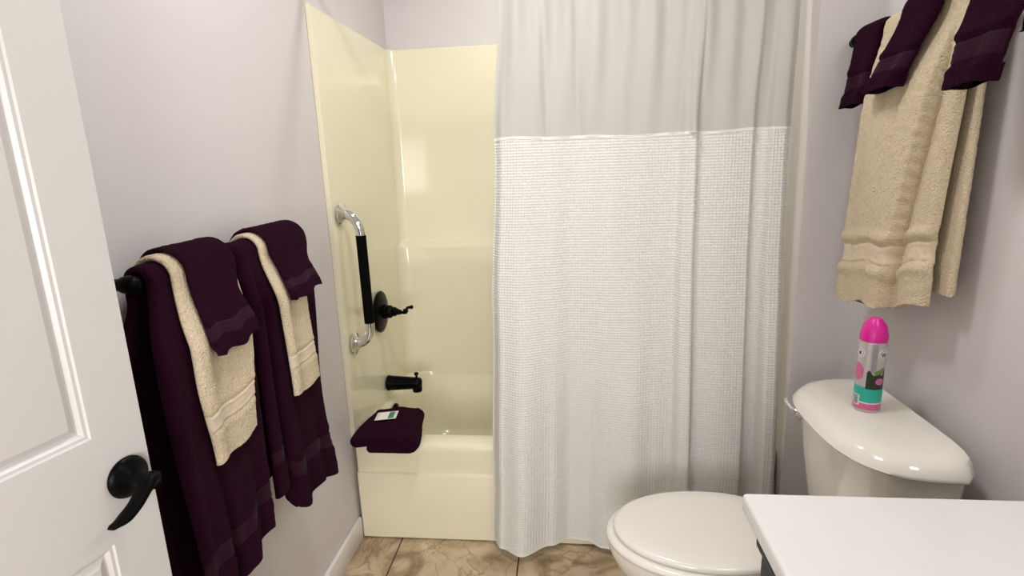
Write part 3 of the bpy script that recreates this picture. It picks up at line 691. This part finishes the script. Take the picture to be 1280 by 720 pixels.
for k, (a, sl) in enumerate(((0.68, .08), (0.78, -.08), (0.88, .08), (0.98, -.08))):                         # letter-like W strokes
    for q_ in range(5): patch(b1, a+abs(sl)*(q_/4 if sl > 0 else 1-q_/4), a+abs(sl)*(q_/4 if sl > 0 else 1-q_/4)+0.055, 0.1475-(q_+1)*0.002, 0.1475-q_*0.002, 0.0012, 6, 2)
patch(b1, -1.25, -0.50, 0.130, 0.154, 0.0005, 4, 20, disc); patch(b1, -1.17, -0.58, 0.1325, 0.1515, 0.0007, 5, 20, disc); patch(b1, -1.13, -0.62, 0.134, 0.150, 0.0009, 4, 20, disc)
patch(b1, -0.98, -0.80, 0.138, 0.146, 0.0012, 6, 6)
patch(b1, -1.15, -0.55, 0.014, 0.040, 0.0006, 4, 10)                        # bar code panel
for k in range(6): patch(b1, -1.05, -0.66, 0.017+k*0.0036, 0.017+k*0.0036+(0.0022 if k % 2 else 0.0015), 0.0009, 6, 6)
lb = obj('printed_label', b1, [LPINK, TEAL, LEAF, LEAF2, WHT, GREYP, INK], can, smooth=60, recalc=True)

# ------------------------------------------------------------------ vanity
va = thing('vanity', 'black vanity cabinet under a white countertop beside the toilet', 'vanity', (1.35, -1.35, 0))
CY0, CY1 = -1.74, -0.956
bm = bmesh.new(); box(bm, 1.062, XR-0.001, CY0, CY1, 0.809, 0.840, 0.007, 4)
ct = obj('countertop', bm, COUNTER, va, smooth=50); tag(ct, 'white countertop')
bm = bmesh.new(); box(bm, 1.100, XR-0.002, CY0+0.01, -0.990, 0.09, 0.8085, 0.003); box(bm, 1.15, XR-0.002, CY0+0.02, -1.01, 0.0, 0.09)
obj('cabinet_body', bm, CAB, va)
bm = bmesh.new(); box(bm, 1.076, 1.100, CY0+0.01, -0.990, 0.770, 0.788, 0.005, 3); obj('top_moulding', bm, CAB, va)
for y0, y1 in ((-1.36, -0.995), (-1.73, -1.37)):
    bm = bmesh.new(); box(bm, 1.084, 1.0995, y0, y1, 0.60, 0.766, 0.004); dr = obj('drawer', bm, CAB, va)
    bm = bmesh.new(); lathe(bm, (1.084, (y0+y1)/2, 0.685), (-1, 0, 0), [(0, 0.006), (0.012, 0.006), (0.016, 0.014), (0.022, 0.015), (0.026, 0.009), (0.027, 0)], 18); obj('knob', bm, BLACK, dr)
    bm = bmesh.new(); box(bm, 1.084, 1.0995, y0, y1, 0.11, 0.59, 0.004); box(bm, 1.079, 1.0845, y0+.05, y1-.05, 0.16, 0.54, 0.003); dd = obj('door', bm, CAB, va)
    bm = bmesh.new(); lathe(bm, (1.084, y0+0.03, 0.52), (-1, 0, 0), [(0, 0.006), (0.012, 0.006), (0.016, 0.014), (0.022, 0.015), (0.026, 0.009), (0.027, 0)], 18); obj('knob', bm, BLACK, dd)

# ------------------------------------------------------------------ open door on the left
E = Vector((0.175, -1.091, 0)); D = Vector((0.2, 0.98, 0)).normalized(); Nn = Vector((D.y, -D.x, 0))
def dp(s, z, n): return E-D*s+Nn*n+Vector((0, 0, z))     # s from the free edge, n out of the visible face
DW, DT = 0.70, 0.034
door = thing('door_1', 'white panelled door standing open against the left wall', 'door', (0.03, -1.78, 0))
door['kind'] = 'structure'
bm = bmesh.new()
# face with recessed panels: grid of cells
sx = [0.0, 0.0715, DW-0.0715, DW]; zz = [0.012, 0.22, 0.865, 1.024, 1.93, 2.03]
def cell(s0, s1, z0, z1, n): return [dp(s0, z0, n), dp(s1, z0, n), dp(s1, z1, n), dp(s0, z1, n)]
for i in range(3):
    for j in range(5):
        panel = (i == 1 and j in (1, 3))
        if not panel: bm.faces.new([bm.verts.new(p) for p in cell(sx[i], sx[i+1], zz[j], zz[j+1], 0)])
        else:
            ringsn = []
            for ins, dep in ((0, 0), (0.002, -0.003), (0.006, -0.0035), (0.009, -0.0070), (0.0105, -0.0082), (0.0135, -0.0082), (0.019, -0.0055), (0.0225, -0.0030), (0.025, -0.0028)):
                ringsn.append(cell(sx[i]+ins, sx[i+1]-ins, zz[j]+ins, zz[j+1]-ins, dep))
            loft(bm, ringsn, False, True)
bmesh.ops.remove_doubles(bm, verts=bm.verts[:], dist=1e-5)
bd = [e for e in bm.edges if len(e.link_faces) == 1]
ex = bmesh.ops.extrude_edge_only(bm, edges=bd)
nv = [q_ for q_ in ex['geom'] if isinstance(q_, bmesh.types.BMVert)]
bmesh.ops.translate(bm, verts=nv, vec=-Nn*DT)
bmesh.ops.contextual_create(bm, geom=[e for e in bm.edges if len(e.link_faces) == 1])
obj('door_leaf', bm, DOOR, door, smooth=25)
hs, hz = 0.037, 0.949
hp = dp(hs, hz, 0)
bm = bmesh.new(); lathe(bm, hp, Nn, [(0.0003, 0.0285), (0.003, 0.0298), (0.006, 0.0290), (0.010, 0.0235), (0.013, 0.017), (0.017, 0.0115), (0.038, 0.0105), (0.040, 0.0125), (0.048, 0.0128), (0.053, 0.010), (0.055, 0)], 40)
hd = obj('door_handle', bm, BLACK, door); tag(hd, 'black lever handle')
bm = bmesh.new()
path = spline([dp(0.030, 0.951, 0.046), dp(0.040, 0.953, 0.048), dp(0.051, 0.946, 0.049), dp(0.067, 0.932, 0.049), dp(0.084, 0.9225, 0.048), dp(0.098, 0.920, 0.047), dp(0.106, 0.921, 0.0465)], 7)
m_ = len(path)
tube(bm, path, [interp([(0, 0.0095), (0.3, 0.0115), (0.62, 0.0110), (0.85, 0.0065), (1.0, 0.0012)], i/(m_-1)) for i in range(m_)], 16, squash=[(1.0, lerp(1.0, 0.55, min(1, i/m_*2))) for i in range(m_)])
obj('lever', bm, BLACK, hd)
for z in (0.25, 1.05, 1.80):
    bm = bmesh.new(); q0 = dp(DW+0.006, z-0.045, 0.004); tube(bm, [q0, q0+Vector((0, 0, 0.09))], 0.006, 12); obj('hinge', bm, BLACK, door)
